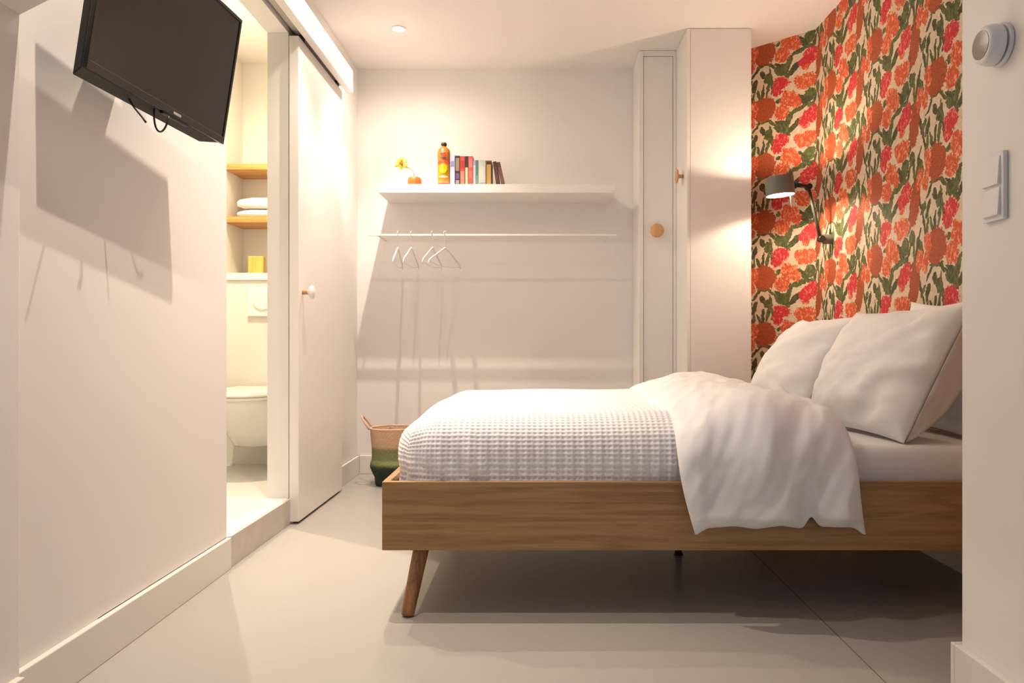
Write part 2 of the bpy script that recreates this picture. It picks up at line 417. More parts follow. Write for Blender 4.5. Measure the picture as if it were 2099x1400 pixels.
# ------------------------------------------------------------------ sliding door, track and pelmet
DX0, DX1, DY0, DY1, DZ0, DZ1 = -1.157, -1.113, 3.515, 4.295, .012, 2.272
d = struct(link('door_1', boxes((DX0, DX1, DY0, DY1, DZ0, DZ1)), M['lacquer'], bevel=.002))
hd = link('door_handle', lathe([(.011, 0), (.011, .022), (.012, .024)], 20, axis((DX1, 3.575, 1.083), (1, 0, 0))), M['birch'], smooth=True, bevel=0)
hd['label'] = 'round pale knob on a short stem'
under(hd, d)
kb = link('knob', lathe([(.010, .022), (.013, .030), (.030, .038), (.033, .044), (.031, .050), (.018, .056), (.001, .057)], 28, axis((DX1, 3.575, 1.083), (1, 0, 0))), M['hang'], smooth=True)
kb.parent = hd
under(link('guide', boxes((DX0 + .013, DX1 - .013, DY0 + .03, DY1 - .03, 0, .013)), M['dark']), d)
struct(link('trim_4', boxes((-1.098, -1.060, 1.6 + .2, 4.33, 2.272, 2.40), (XL, -1.098, 1.8, 4.33, 2.385, 2.40)), M['lacquer'], bevel=.003))  # pelmet
struct(link('trim_5', boxes((-1.146, -1.10, 1.82, 4.29, 2.30, 2.335)), M['rail']))                                                             # hanging track
struct(link('trim_6', boxes((-1.130, -1.116, DY0 + .06, DY0 + .10, 2.262, 2.31), (-1.130, -1.116, DY1 - .10, DY1 - .06, 2.262, 2.31)), M['dark']))

# ------------------------------------------------------------------ built-in cupboards
def knob(p, d_, r=.030, name='knob'):
    prof = [(.0105, 0), (.0105, .020), (.014, .026), (r * .93, .032), (r, .037), (r * .985, .041), (r * .6, .0445), (.001, .0455)]
    return link(name, lathe(prof, 36, axis(p, d_)), M['birch'], smooth=True)
# narrow one
t = thing('cupboard', (.71, 4.70, 0), 'narrow white built-in cupboard with a round wooden knob on its front', 'cupboard')
YA = 4.572
under(link('body', boxes((.611, .637, YA, YB - .002, 0, ZC - .002), (.637, .836, YA + .04, YB - .002, 0, ZC - .002)), M['lacquer'], bevel=.002), t)
dr = under(link('door', boxes((.639, .815, YA + .006, YA + .038, .10, 2.575)), M['lacquer'], bevel=.002), t)
under(knob((.714, YA + .006, 1.517), (0, -1, 0), .0415), dr)
under(link('frame', boxes((.817, .836, YA, YA + .039, 0, ZC - .002), (.637, .817, YA, YA + .039, 2.577, ZC - .002), (.637, .817, YA, YA + .039, 0, .098)), M['lacquer']), t)
# big one, the door in its left side
YP = 4.246
t = thing('cupboard', (1.02, 4.4, 0), 'wide white floor-to-ceiling cupboard beside the wallpaper, knob on its side', 'cupboard')
under(link('body', prism([(.856, YP), (1.197, YP), (1.197, 4.60), (1.13, 4.67), (1.13, YB - .004), (.856, YB - .004)], 0, ZC - .002), M['paint'], bevel=.002), t)
dr = under(link('door', boxes((.836, .855, YP, YA - .002, .0, ZC - .002)), M['lacquer'], bevel=.0015), t)
under(knob((.836, 4.36, 1.802), (-1, 0, 0), .040), dr)

# ------------------------------------------------------------------ back wall shelf, rail, hangers
YS = 4.535
o = link('wall_shelf', boxes((-.96, .465, YS, YB - .001, 1.742, 1.794)), M['shelfp'], bevel=.002)
tag(o, 'long white floating shelf on the back wall carrying the books', 'shelf')
t = thing('hanging_rail', (-.27, 4.60, 1.50), 'slim white clothes rail below the long shelf on the back wall', 'rail')
under(link('bar', boxes((-1.03, .478, 4.593, 4.605, 1.491, 1.503)), M['shelfp'], bevel=.002), t)
for x in (-.98, .43):
    under(link('bracket', boxes((x - .003, x + .003, 4.605, YB - .001, 1.495, 1.501)), M['shelfp']), t)

def hanger(x, ang, lab):
    root = thing('clothes_hanger', (x, 4.60, 1.503), lab, 'hanger', 'thin white hangers on the rail', rz=ang)
    hook = [(0, .012 * math.cos(a) , .004 + .012 * math.sin(a)) for a in [R(v) for v in range(-30, 211, 24)]]
    hook = [(0, p[1], p[2]) for p in hook]
    hook += [(0, -.004, -.018), (0, 0, -.03), (0, 0, -.085)]
    # lift so that the hook sits over the bar
    hk = [(p[0], p[1] * 1.6, p[2] + .002) for p in hook]
    o = link('hook', tube(hk, .0022, 6), M['hang'], parent=root, smooth=True)
    for s in (-1, 1):
        arm = [(0, 0, -.083), (0, s * .05, -.105), (0, s * .11, -.135), (0, s * .17, -.162), (0, s * .192, -.178), (0, s * .200, -.196)]
        o = link('arm', tube(arm, .004, 8, radii=[.005, .005, .0048, .0045, .004, .0035]), M['hang'], parent=root, smooth=True)
    o = link('bar', tube([(0, -.185, -.182), (0, -.1, -.196), (0, 0, -.20), (0, .1, -.196), (0, .185, -.182)], .0018, 6), M['hang'], parent=root, smooth=True)
hanger(-.853, R(2), 'thin white clothes hanger, first from the left on the rail')
hanger(-.772, R(-4), 'thin white clothes hanger, second from the left on the rail')
hanger(-.643, R(-9), 'thin white clothes hanger, third from the left, crossing the last one')
hanger(-.565, R(-22), 'thin white clothes hanger furthest right, turned most to the side')

# books
ZT = 1.7945
M2 = {}
def cmat(r, g, b, rough=.5):
    k = (r, g, b)
    if k not in M2: M2[k] = mat('cover_%d_%d_%d' % k, srgb(r * .88, g * .86, b * .88), rough, vary=.08, vscale=60)
    return M2[k]
pages = mat('book_pages', srgb(236, 222, 196), .9)
def book(px0, px1, top, cover, lab, lean=0., band=None, depth=.13, yf=4.60):
    s = F / yf
    x0 = (px0 - 1103) / s; x1 = (px1 - 1103) / s; w_ = x1 - x0; h = .85 + (700 - top) / s - ZT
    root = thing('book', (x0, yf, ZT), lab, 'book', 'row of books on the long shelf')
    root.rotation_euler = (0, lean, 0)
    t_ = min(.003, w_ * .18)
    bm = boxes((0, t_, 0, depth, 0, h), (w_ - t_, w_, 0, depth, 0, h), (t_, w_ - t_, 0, t_, 0, h))
    link('cover', bm, cmat(*cover), parent=root, bevel=.0008)
    link('pages', boxes((t_, w_ - t_, t_, depth - .004, .003, h - .004)), pages, parent=root)
    if band:
        for (z0, z1, c) in band:
            link('spine_label', boxes((w_ * .12, w_ * .88, -.0008, .0004, h * z0, h * z1)), cmat(*c), parent=root)
book(922.5, 932.3, 317, (186, 196, 222), 'pale blue book next to the orange bottle', band=[(.15, .45, (220, 226, 240)), (.62, .8, (130, 140, 176))])
book(932.8, 942.6, 319, (40, 30, 44), 'black spined book with a pale title strip', band=[(.08, .2, (150, 140, 132)), (.24, .42, (92, 80, 130)), (.5, .92, (140, 122, 100))])
book(943.0, 952.8, 320, (204, 66, 58), 'bright red book beside the black spined one', band=[(.08, .5, (240, 140, 116)), (.6, .85, (176, 40, 34))])
book(953.1, 959.8, 320, (52, 38, 26), 'thin dark brown book with a cream lower spine', band=[(.06, .62, (240, 216, 170))])
book(960.0, 969.4, 320, (226, 92, 84), 'coral pink book right of the brown and cream one', band=[(.25, .5, (240, 120, 96)), (.62, .9, (236, 130, 124))])
book(969.9, 975.4, 328, (168, 170, 208), 'thin lilac blue book between coral and green ones', band=[(.1, .8, (208, 214, 230))])
book(975.8, 980.2, 328, (84, 146, 118), 'very thin green book', band=[(.1, .4, (120, 176, 150))])
book(980.6, 995.5, 328, (206, 218, 204), 'widest book of the row, pale mint green', band=[(.25, .75, (222, 228, 212)), (.08, .14, (160, 178, 168))])
book(996.2, 1007.6, 329, (124, 100, 48), 'gold and olive spined book before the leaning ones', band=[(.04, .84, (206, 168, 98)), (.86, .95, (70, 52, 24))])
book(1017.6, 1025.4, 331, (82, 48, 42), 'dark maroon book leaning slightly against the gold one', lean=R(-9), band=[(.1, .8, (108, 74, 70))])
book(1028.2, 1035.8, 332, (112, 74, 58), 'brown book leaning the most, last of the row', lean=R(-12.5), band=[(.1, .8, (140, 102, 84))])

# orange bottle
def rampmat(name, stops, rough=.35, const=False, nz=0.):
    m = bpy.data.materials.new(name); m.use_nodes = True
    nt = m.node_tree; N = nt.nodes; L = nt.links; b = N['Principled BSDF']; b.inputs['Roughness'].default_value = rough
    tc = N.new('ShaderNodeTexCoord'); sp = N.new('ShaderNodeSeparateXYZ')
    src = tc.outputs['Generated']
    if nz:
        n = N.new('ShaderNodeTexNoise'); n.inputs['Scale'].default_value = 9; L.new(tc.outputs['Generated'], n.inputs['Vector'])
        v = N.new('ShaderNodeVectorMath'); v.operation = 'MULTIPLY_ADD'; v.inputs[1].default_value = (nz, nz, nz)
        L.new(n.outputs['Color'], v.inputs[0]); L.new(src, v.inputs[2]); src = v.outputs[0]
    L.new(src, sp.inputs[0])
    cr = N.new('ShaderNodeValToRGB'); cr.color_ramp.interpolation = 'CONSTANT' if const else 'LINEAR'
    if name == 'bottle_print': stops = [(p_, tuple(v * .68 for v in c_[:3]) + (1,)) for p_, c_ in stops]
    n9 = N.new('ShaderNodeTexNoise'); n9.inputs['Scale'].default_value = 160 if rough > .7 else 1; L.new(tc.outputs['Object'], n9.inputs['Vector'])
    if rough > .7:
        bp = N.new('ShaderNodeBump'); bp.inputs['Distance'].default_value = .006; L.new(n9.outputs['Fac'], bp.inputs['Height']); L.new(bp.outputs['Normal'], b.inputs['Normal'])
    e = cr.color_ramp.elements
    e[0].position = stops[0][0]; e[0].color = stops[0][1]
    e[1].position = stops[1][0]; e[1].color = stops[1][1]
    for p, c in stops[2:]: q = e.new(p); q.color = c
    L.new(sp.outputs['Z'], cr.inputs['Fac']); L.new(cr.outputs[0], b.inputs['Base Color'])
    return m
bx, by = (910 - 1103) / (F / 4.62), 4.62
t = thing('bottle', (bx, by, ZT), 'orange and yellow patterned bottle with a dark cap at the left end of the books', 'bottle')
mb = rampmat('bottle_print', [(0., srgb(206, 62, 36)), (.07, srgb(216, 84, 40)), (.09, srgb(238, 190, 120)), (.16, srgb(236, 168, 40)), (.30, srgb(238, 176, 24)),
                              (.52, srgb(232, 150, 30)), (.56, srgb(204, 70, 34)), (.62, srgb(212, 84, 36)), (.64, srgb(222, 140, 60)), (.8, srgb(214, 124, 40)), (1., srgb(206, 120, 36))], nz=.02)
under(link('body', lathe([(.034, 0), (.038, .004), (.038, .150), (.036, .156), (.038, .162), (.0395, .185), (.039, .205), (.035, .224), (.024, .238), (.014, .243), (.0125, .249)], 36, Matrix.Translation((bx, by, ZT))), mb, smooth=True), t)
c_ = under(link('cap', lathe([(.015, .249), (.0175, .253), (.0175, .264), (.014, .269)], 24, Matrix.Translation((bx, by, ZT))), mat('bottle_cap', srgb(48, 40, 20), .4), smooth=True), t)
for (zc, w_, h_, c) in ((.190, .018, .022, (206, 70, 50)), (.169, .020, .010, (110, 40, 60)), (.205, .010, .012, (242, 170, 150)), (.105, .024, .060, (246, 206, 24)), (.055, .030, .014, (240, 226, 190))):
    bm = bmesh.new(); n = 18
    def P_(u, v):
        a = -PI / 2 + u * w_ / .04
        return (bx + .0402 * math.cos(a), by + .0402 * math.sin(a), ZT + zc + v * h_ / 2)
    cv = bm.verts.new(P_(0, 0)); rg = [bm.verts.new(P_(math.cos(2 * PI * i / n), math.sin(2 * PI * i / n))) for i in range(n)]
    for i in range(n): bm.faces.new((cv, rg[i], rg[(i + 1) % n]))
    under(link('label_patch', bm, cmat(*c, .35)), t)

# orange vase with a yellow flower
vx, vy = (850 - 1103) / (F / 4.62), 4.62
t = thing('vase', (vx, vy, ZT), 'small round orange wooden vase at the left of the long shelf', 'vase')
under(link('body', lathe([(.036, 0), (.040, .006), (.042, .030), (.040, .046), (.034, .056), (.022, .060), (.010, .060), (.009, .040), (.001, .040)], 36, Matrix.Translation((vx, vy, ZT))),
           wood('orange_wood', srgb(214, 112, 34), srgb(170, 76, 20), axis='Z', scale=2), smooth=True), t)
fx, fz = (824 - 1103) / (F / 4.62), .85 + (700 - 336) / (F / 4.62)
t = thing('flower', (vx, vy, ZT + .05), 'yellow flower with a red centre leaning out of the orange vase', 'flower')
under(link('stem', tube([(vx, vy, ZT + .043), (vx - .006, vy, ZT + .085), (vx - .018, vy - .004, ZT + .105), (fx + .02, vy - .01, fz - .012), (fx, vy - .012, fz)], .0016, 8), cmat(120, 130, 50), smooth=True), t)
for k in range(6):
    a = R(60 * k + 25)
    ln = .050 if k % 2 else .042
    bm = bmesh.new(); rows = []
    d_ = Vector((math.cos(a), -.35, math.sin(a) * 1.0)).normalized()
    sd = Vector((-math.sin(a), 0, math.cos(a)))
    for i in range(9):
        u = i / 8; wd = .013 * math.sin(PI * min(1, u * .9 + .1)) ** .8 + .0008
        c0 = Vector((fx, vy - .012, fz)) + d_ * ln * u + Vector((0, -.012 * math.sin(PI * u) + .02 * u * u, 0))
        rows.append([bm.verts.new(c0 + sd * wd * w2 + Vector((0, .004 * abs(w2), 0))) for w2 in (-1, -.5, 0, .5, 1)])
    for a_, b_ in zip(rows, rows[1:]):
        for i in range(4): bm.faces.new((a_[i], a_[i + 1], b_[i + 1], b_[i]))
    o = link('petal', bm, cmat(250, 222, 70), smooth=True)
    so = o.modifiers.new('thick', 'SOLIDIFY'); so.thickness = .001
    under(o, t)
o = under(link('centre', lathe([(.001, -.012), (.006, -.010), (.009, 0), (.006, .012), (.001, .016)], 16, axis((fx + .002, vy - .024, fz - .002), (.35, -.6, -.6))), cmat(206, 74, 24), smooth=True), t)
o['label'] = 'red orange centre'
for k in range(3):
    a = R(120 * k + 70)
    under(link('stamen', tube([(fx, vy - .016, fz), (fx + .02 * math.cos(a), vy - .035, fz + .02 * math.sin(a))], .0012, 6), cmat(110, 110, 40)), t)

# ------------------------------------------------------------------ basket
kx, ky = -.865, 4.50
t = thing('basket', (kx, ky, 0), 'woven belly basket in sand, green and dark green beside the foot of the bed', 'basket')
def basket_r(z):
    pr = [(0, .092), (.008, .102), (.05, .106), (.07, .118), (.11, .134), (.135, .132), (.155, .123), (.22, .122), (.30, .128), (.335, .132)]
    for (z0, r0), (z1, r1) in zip(pr, pr[1:]):
        if z <= z1: return r0 + (r1 - r0) * (z - z0) / (z1 - z0)
    return pr[-1][1]
bm = bmesh.new(); rings = []
nz_, na = 90, 120
for i in range(nz_ + 1):
    z = .335 * i / nz_
    rg = []
    for k in range(na):
        a = 2 * PI * k / na
        r = basket_r(z) + .0022 * math.sin(i * PI * .5) * math.cos(a * 30 + i * .7) + .004 * noise.noise(Vector((math.cos(a) * 2, math.sin(a) * 2, z * 9)))
        rg.append(bm.verts.new((kx + r * math.cos(a), ky + r * math.sin(a), z)))
    rings.append(rg)
for i in range(nz_ + 1):      # inside
    z = .335 - (.325) * i / nz_
    rings.append([bm.verts.new((kx + (basket_r(z) - .008) * math.cos(2 * PI * k / na), ky + (basket_r(z) - .008) * math.sin(2 * PI * k / na), z)) for k in range(na)])
for a, b in zip(rings, rings[1:]):
    for i in range(na): bm.faces.new((a[i], a[(i + 1) % na], b[(i + 1) % na], b[i]))
bm.faces.new(rings[0]); bm.faces.new(rings[-1])
mbk = rampmat('seagrass', [(0., srgb(40, 54, 44)), (.36, srgb(52, 64, 50)), (.42, srgb(142, 148, 98)), (.66, srgb(134, 140, 94)), (.72, srgb(222, 184, 150)), (1., srgb(228, 192, 158))], .9, nz=.03)
under(link('body', bm, mbk, smooth=True), t)
sand = cmat(250, 214, 178, .9)
under(link('rim', tube([(kx + .129 * math.cos(2 * PI * k / 40), ky + .129 * math.sin(2 * PI * k / 40), .336) for k in range(41)], .006, 8), sand, smooth=True), t)
for s in (-1, 1):
    pts = []
    for k in range(13):
        a = PI * k / 12
        pts.append((kx + s * (.128 + .055 * math.sin(a)) , ky - .045 * math.cos(a), .33 + .075 * math.sin(a)))
    under(link('handle', tube(pts, .0065, 8), sand, smooth=True), t)

# ------------------------------------------------------------------ bed
BXa, BXb, BYa, BYb = -.479, 1.545, 2.32, 3.72
Z0, Z1 = .209, .419
t = thing('bed', ((BXa + BXb) / 2, (BYa + BYb) / 2, 0), 'oak veneer double bed frame on splayed round legs', 'bed')
under(link('side_rail', boxes((BXa, BXb, BYa, BYa + .022, Z0, Z1)), M['oak'], bevel=.0015), t)
under(link('side_rail', boxes((BXa, BXb, BYb - .022, BYb, Z0, Z1)), M['oak'], bevel=.0015), t)
oakY = wood('oak_veneer_cross', srgb(178, 140, 94), srgb(146, 108, 68), axis='Y')
under(link('foot_rail', boxes((BXa, BXa + .022, BYa + .022, BYb - .022, Z0, Z1)), oakY, bevel=.0015), t)
under(link('head_rail', boxes((BXb - .022, BXb, BYa + .022, BYb - .022, Z0, Z1)), oakY, bevel=.0015), t)
under(link('base_panel', boxes((BXa + .022, BXb - .022, BYa + .022, BYb - .022, .285, .30)), M['oak']), t)
for (x, y, sx, sy) in ((-.355, 2.43, -1, -1), (-.355, 3.61, -1, 1), (1.40, 2.43, 1, -1), (1.40, 3.61, 1, 1)):
    top = Vector((x, y, .285)); bot = Vector((x + sx * .050, y + sy * .092, .0))
    dvec = top - bot; n = 9; pts = []; rad = []
    for k, (u, r_) in enumerate(((.0, .012), (.012, .019), (.04, .0205), (.3, .0225), (.6, .0245), (1., .0265))):
        pts.append(bot + dvec * u + Vector((0, 0, 0))); rad.append(r_)
    o = link('leg', tube(pts, .02, 24, radii=rad), M['oakleg'], smooth=True); under(o, t)
o = link('centre_leg', lathe([(.02, 0), (.014, .01), (.014, .19), (.03, .2), (.034, .209), (.034, .284)], 20, Matrix.Translation((.56, 3.02, 0))), M['blackm'], smooth=False)
o['label'] = 'black metal support leg'; under(o, t)

# mattress: rounded box with light wrinkles
def rbox(name, x0, x1, y0, y1, z0, z1, rx, ry, rz, step, m, disp, bottom=True, faces='tlrnfb'):
    """rounded box built from face grids; disp(p, a, b, nrm) -> outward offset"""
    bm = bmesh.new(); cache = {}
    c0 = (x0 + rx, y0 + ry, z0 + (rz if bottom else 0)); c1 = (x1 - rx, y1 - ry, z1 - rz)
    def V(p, a, b):
        k = (round(p[0], 5), round(p[1], 5), round(p[2], 5))
        if k in cache: return cache[k]
        q = Vector((min(max(p[0], c0[0]), c1[0]), min(max(p[1], c0[1]), c1[1]), min(max(p[2], c0[2]), c1[2])))
        d_ = Vector(((p[0] - q[0]) / rx, (p[1] - q[1]) / ry, (p[2] - q[2]) / rz))
        # even spread of the corner angles
        d_ = Vector([math.tan(max(-1, min(1, v)) * PI / 4) for v in d_])
        n_ = d_.normalized() if d_.length > 1e-6 else Vector((0, 0, 1))
        P_ = q + Vector((n_.x * rx, n_.y * ry, n_.z * rz))
        nn = Vector((n_.x / rx, n_.y / ry, n_.z / rz)).normalized()
        P_ = P_ + nn * disp(P_, a, b, nn)
        v = bm.verts.new(P_); cache[k] = v; return v
    def lin(a, b):
        n_ = max(1, round((b - a) / step)); return [a + (b - a) * i / n_ for i in range(n_ + 1)]
    X, Y, Z = lin(x0, x1), lin(y0, y1), lin(z0, z1)
    def quad(A, B, fn):
        for i in range(len(A) - 1):
            for j in range(len(B) - 1):
                vs = [fn(A[i], B[j]), fn(A[i + 1], B[j]), fn(A[i + 1], B[j + 1]), fn(A[i], B[j + 1])]
                if len(set(vs)) == 4: bm.faces.new(vs)
    if 't' in faces: quad(X, Y, lambda x, y: V((x, y, z1), x, y))
    if 'n' in faces: quad(X, Z, lambda x, z: V((x, y0, z), x, y0 - (z1 - z)))
    if 'f' in faces: quad(X, Z, lambda x, z: V((x, y1, z), x, y1 + (z1 - z)))
    if 'l' in faces: quad(Y, Z, lambda y, z: V((x0, y, z), x0 - (z1 - z), y))
    if 'r' in faces: quad(Y, Z, lambda y, z: V((x1, y, z), x1 + (z1 - z), y))
    if 'b' in faces: quad(X, Y, lambda x, y: V((x, y, z0), x, y))
    return link(name, bm, m, smooth=True)

def md(p, a, b, n_):
    v = .0
    if p.z < .515 and p.y < 2.5 and p.x > .5:
        v += .0035 * noise.noise(Vector((p.x * 3 + p.z * 9, p.y, p.z * 60 + p.x * 5)))
    return v + .002 * noise.noise(Vector((p.x * 6, p.y * 6, p.z * 6)))
o = rbox('mattress', BXa + .060, BXb - .024, BYa + .052, BYb - .026, .301, .522, .03, .03, .035, .02, M['sheet'], md)
tag(o, 'mattress in a tight white fitted sheet lying in the oak frame', 'mattress')

# waffle blanket
CELL = .0178
def waf(p, a, b, n_):
    u = abs(math.sin(PI * a / CELL)); v = abs(math.sin(PI * b / CELL))
    # raised ribs around sunken squares
    w_ = -.0052 * (u * v) ** 1.5
    f = 0.
    # soft waves and the pulled folds towards the foot corner
    f += .012 * noise.noise(Vector((p.x * 2.2, p.y * 2.2, p.z * 3)))
    if n_.y < -.3 or n_.x < -.3:
        k = min(1., max(0., (.60 - p.z) / .16))
        ed = math.exp(-((p.x + .26) / .16) ** 2)
        f += k * ed * (.010 * math.sin((p.x * 55 + p.z * 26)) + .008 * noise.noise(Vector((p.x * 16, p.y * 16, p.z * 5))))
        f += k * .003 * math.sin(p.x * 140)
    return w_ + f * min(1., max(.0, (p.z - .40) / .06)) + .010 * max(0., min(1., (p.z - .42) / .05)) * (1 if p.z < .56 else max(0, 1 - (p.z - .56) / .05))
step = CELL / 5
o = rbox('waffle_blanket', -.453, .66, 2.345, 3.695, .385, .625, .14, .13, .135, step, M['waffle'], waf, bottom=False, faces='tlnf')
tag(o, 'white waffle weave blanket covering the foot half of the bed', 'blanket')

# duvet: a thick folded band across the bed, hanging over the near side
def duvet():
    path = [(3.715, .47), (3.705, .54), (3.67, .595), (3.58, .615), (3.4, .622), (3.1, .622), (2.8, .622), (2.6, .620), (2.46, .612), (2.36, .585), (2.305, .535), (2.288, .47), (2.286, .40), (2.286, .33), (2.286, .288)]
    # resample
    P_ = [Vector((0, y, z)) for y, z in path]
    L_ = [0.]
    for a, b in zip(P_, P_[1:]): L_.append(L_[-1] + (b - a).length)
    tot = L_[-1]
    def at(s):
        s = max(0, min(tot, s))
        for i in range(len(L_) - 1):
            if s <= L_[i + 1] or i == len(L_) - 2:
                u = (s - L_[i]) / (L_[i + 1] - L_[i]); return P_[i].lerp(P_[i + 1], u)
    def sm(s):
        return (at(s - .04) + at(s - .02) + at(s) + at(s + .02) + at(s + .04)) / 5 if .04 < s < tot - .04 else at(s)
    bm = bmesh.new()
    nu, nv = 110, 300
    top = []; botm = []
    hang0 = tot - .33
    for j in range(nv + 1):
        s = tot * j / nv
        hang = max(0., min(1., (s - hang0) / .33))
        # left / right edge of the band
        xl = .405 + .035 * (s / tot) + .02 * math.sin(s * 4.)
        xr = 1.00 - .03 * (s / tot) - .02 * (1 - hang) + .02 * hang ** 2
        if hang > 0: xl += -.02 * math.sin(PI * hang) + .02 * hang
        rt, rb = [], []
        for i in range(nu + 1):
            u = i / nu
            e = 1 - abs(2 * u - 1) ** 2.6
            e = max(0., e) ** .5
            # length of the hem
            hem = 1.0
            nt_ = math.exp(-((u - .68) / .035) ** 2)
            cor = .022 * (math.exp(-(u / .05) ** 2) + math.exp(-((1 - u) / .05) ** 2))
            ext = (-.034 * nt_ + cor + .007 * noise.noise(Vector((u * 7, 2., 5.)))) * hang ** 2
            c = sm(s); tg = (sm(s + .01) - sm(s - .01)); 
            if tg.length < 1e-6: tg = Vector((0, 0, -1))
            tg.normalize(); nrm = Vector((0, tg.z * -1, tg.y)) ; nrm = Vector((0, tg.z, -tg.y))
            x = xl + (xr - xl) * u
            c = Vector((x, c.y, c.z)) + tg * ext
            # thickness: highest in the right two thirds on top, thin at the hem
            T = (.060 + .022 * math.sin(PI * min(1, u * 1.2)) ) * (1 - .35 * hang)
            clo = min(1., (tot - s) / .035) ** .5 if s > tot - .035 else 1.
            clo *= min(1., s / .05) ** .5 if s < .05 else 1.
            wr = .020 * noise.noise(Vector((x * 4.5, s * 3.2, 1.3))) + .012 * noise.noise(Vector((x * 11 + s * 4, s * 6, 4.))) + .006 * noise.noise(Vector((x * 26 + s * 14, s * 9 - x * 6, 7.)))
            # folds fanning out on the hanging side
            fan = .013 * math.sin(((x - .40) * 13 + (s - hang0) * (5 * (u - .2))) * 1.8 + 2 * noise.noise(Vector((x * 3, s * 3, 9)))) * hang
            pin = -.022 * math.exp(-((u - .68 + (1 - hang) * .1) / .06) ** 2) * hang ** 3
            crease = -.016 * abs(noise.noise(Vector((x * 9 + s * 5, s * 6 - x * 5, 2.)))) * (.4 + hang)
            h = (T * e + (wr + fan + crease) * min(1, e * 1.4) + pin * e) * clo
            h = max(h, .001)
            rt.append(bm.verts.new(c + nrm * h))
            # underside: sinks to the mattress on its right part
            dn = .0
            if hang < .35:
                k = max(0., min(1., (x - .70) / .06)); dn = .088 * k * (1 - min(1., hang / .35)) * min(1, (s / .25))
            sag = dn * min(1., e * 2.2)
            rb.append(bm.verts.new(c - nrm * (sag + .001)))
        top.append(rt); botm.append(rb)
    for a, b in zip(top, top[1:]):
        for i in range(nu): bm.faces.new((a[i], a[i + 1], b[i + 1], b[i]))
    for a, b in zip(botm, botm[1:]):
        for i in range(nu): bm.faces.new((a[i], b[i], b[i + 1], a[i + 1]))
    for j in range(nv):
        bm.faces.new((top[j][0], top[j + 1][0], botm[j + 1][0], botm[j][0]))
        bm.faces.new((top[j][nu], botm[j][nu], botm[j + 1][nu], top[j + 1][nu]))
    for i in range(nu):
        bm.faces.new((top[0][i], botm[0][i], botm[0][i + 1], top[0][i + 1]))
        bm.faces.new((top[nv][i], top[nv][i + 1], botm[nv][i + 1], botm[nv][i]))
    o = link('duvet', bm, M['duvet'], smooth=True)
    return tag(o, 'thick white duvet folded across the bed and hanging over the near side rail', 'duvet')
duvet()

# pillows
def pillow(P00, P10, P01, P11, T, seed, lab, mname='sheet', flap=False):
    """P00 bottom near, P10 bottom far, P01 top near, P11 top far; bulges along the face normal"""
    P00, P10, P01, P11 = map(Vector, (P00, P10, P01, P11))
    nrm = (P01 - P00).cross(P10 - P00).normalized()
    if nrm.x > 0: nrm = -nrm
    bm = bmesh.new(); n = 56; fr_, bk_ = [], []
    for j in range(n + 1):
        a, b = [], []
        for i in range(n + 1):
            u, v = i / n, j / n
            U, V = 2 * u - 1, 2 * v - 1
            # sides pulled in, the corners stay pointed
            pu = U * (1 - .045 * (1 - V * V) * 1) ; pv = V * (1 - .06 * (1 - U * U))
            uu, vv = (pu + 1) / 2, (pv + 1) / 2
            base = P00.lerp(P10, uu).lerp(P01.lerp(P11, uu), vv)
            w_ = (max(0, 1 - abs(U) ** 2.4) * max(0, 1 - abs(V) ** 2.4)) ** .55
            edge = 1 - w_
            p3 = Vector((base.y * 4, base.z * 4, seed))
            wr = .018 * noise.noise(p3) + .012 * noise.noise(Vector((p3.x * 2.2 + p3.y * 1.2, p3.y * 3.4, seed))) + .005 * noise.noise(Vector((p3.x * 5 + p3.y * 4, p3.y * 8, seed)))
            # creases that run in from the near edge
            cr = .016 * math.exp(-(u / .5) ** 2) * math.sin((V * 9 + U * 4) + 3 * noise.noise(Vector((U * 2, V * 2, seed + 3)))) 
            h = T / 2 * w_
            m_ = min(1., w_ * 1.6)
            sagz = Vector((0, 0, -.012 * (1 - U * U) * (V > 0) * V))
            a.append(bm.verts.new(base + nrm * (h + (wr + cr) * m_) + sagz))
            b.append(bm.verts.new(base - nrm * (h * .8 + wr * m_ * .5 + .0005) + sagz))
        fr_.append(a); bk_.append(b)
    for G, s in ((fr_, 1), (bk_, -1)):
        for j in range(n):
            for i in range(n):
                q = (G[j][i], G[j][i + 1], G[j + 1][i + 1], G[j + 1][i]); bm.faces.new(q if s > 0 else q[::-1])
    rim_f = fr_[0] + [r[-1] for r in fr_[1:]] + fr_[-1][-2::-1] + [r[0] for r in fr_[-2:0:-1]]
    rim_b = bk_[0] + [r[-1] for r in bk_[1:]] + bk_[-1][-2::-1] + [r[0] for r in bk_[-2:0:-1]]
    m_ = len(rim_f)
    for i in range(m_): bm.faces.new((rim_f[i], rim_f[(i + 1) % m_], rim_b[(i + 1) % m_], rim_b[i]))
    org = (P00 + P10) / 2
    o = link('pillow', bm, M[mname], smooth=True, origin=org)
    tag(o, lab, 'pillow', 'white pillows leaning on the head wall')
    return o, nrm
Zs = .527
pB, nB = pillow((1.16, 2.40, Zs), (1.075, 3.02, Zs), (1.385, 2.40, .985), (1.275, 3.03, .965), .24, 3., 'large white pillow in front of the others, nearest the near side of the bed')
pA, nA = pillow((1.05, 3.07, Zs), (1.02, 3.67, Zs), (1.285, 3.03, .955), (1.285, 3.67, .955), .25, 11., 'white front pillow at the far side of the bed, by the cupboard')
pC, nC = pillow((1.42, 2.42, Zs), (1.41, 3.02, Zs), (1.525, 2.42, 1.0), (1.50, 3.04, 1.01), .09, 21., 'white pillow standing against the wall behind the large near pillow')
pD, nD = pillow((1.40, 3.08, Zs), (1.38, 3.68, Zs), (1.51, 3.08, .95), (1.50, 3.66, .94), .09, 31., 'white pillow against the wall behind the far front pillow')
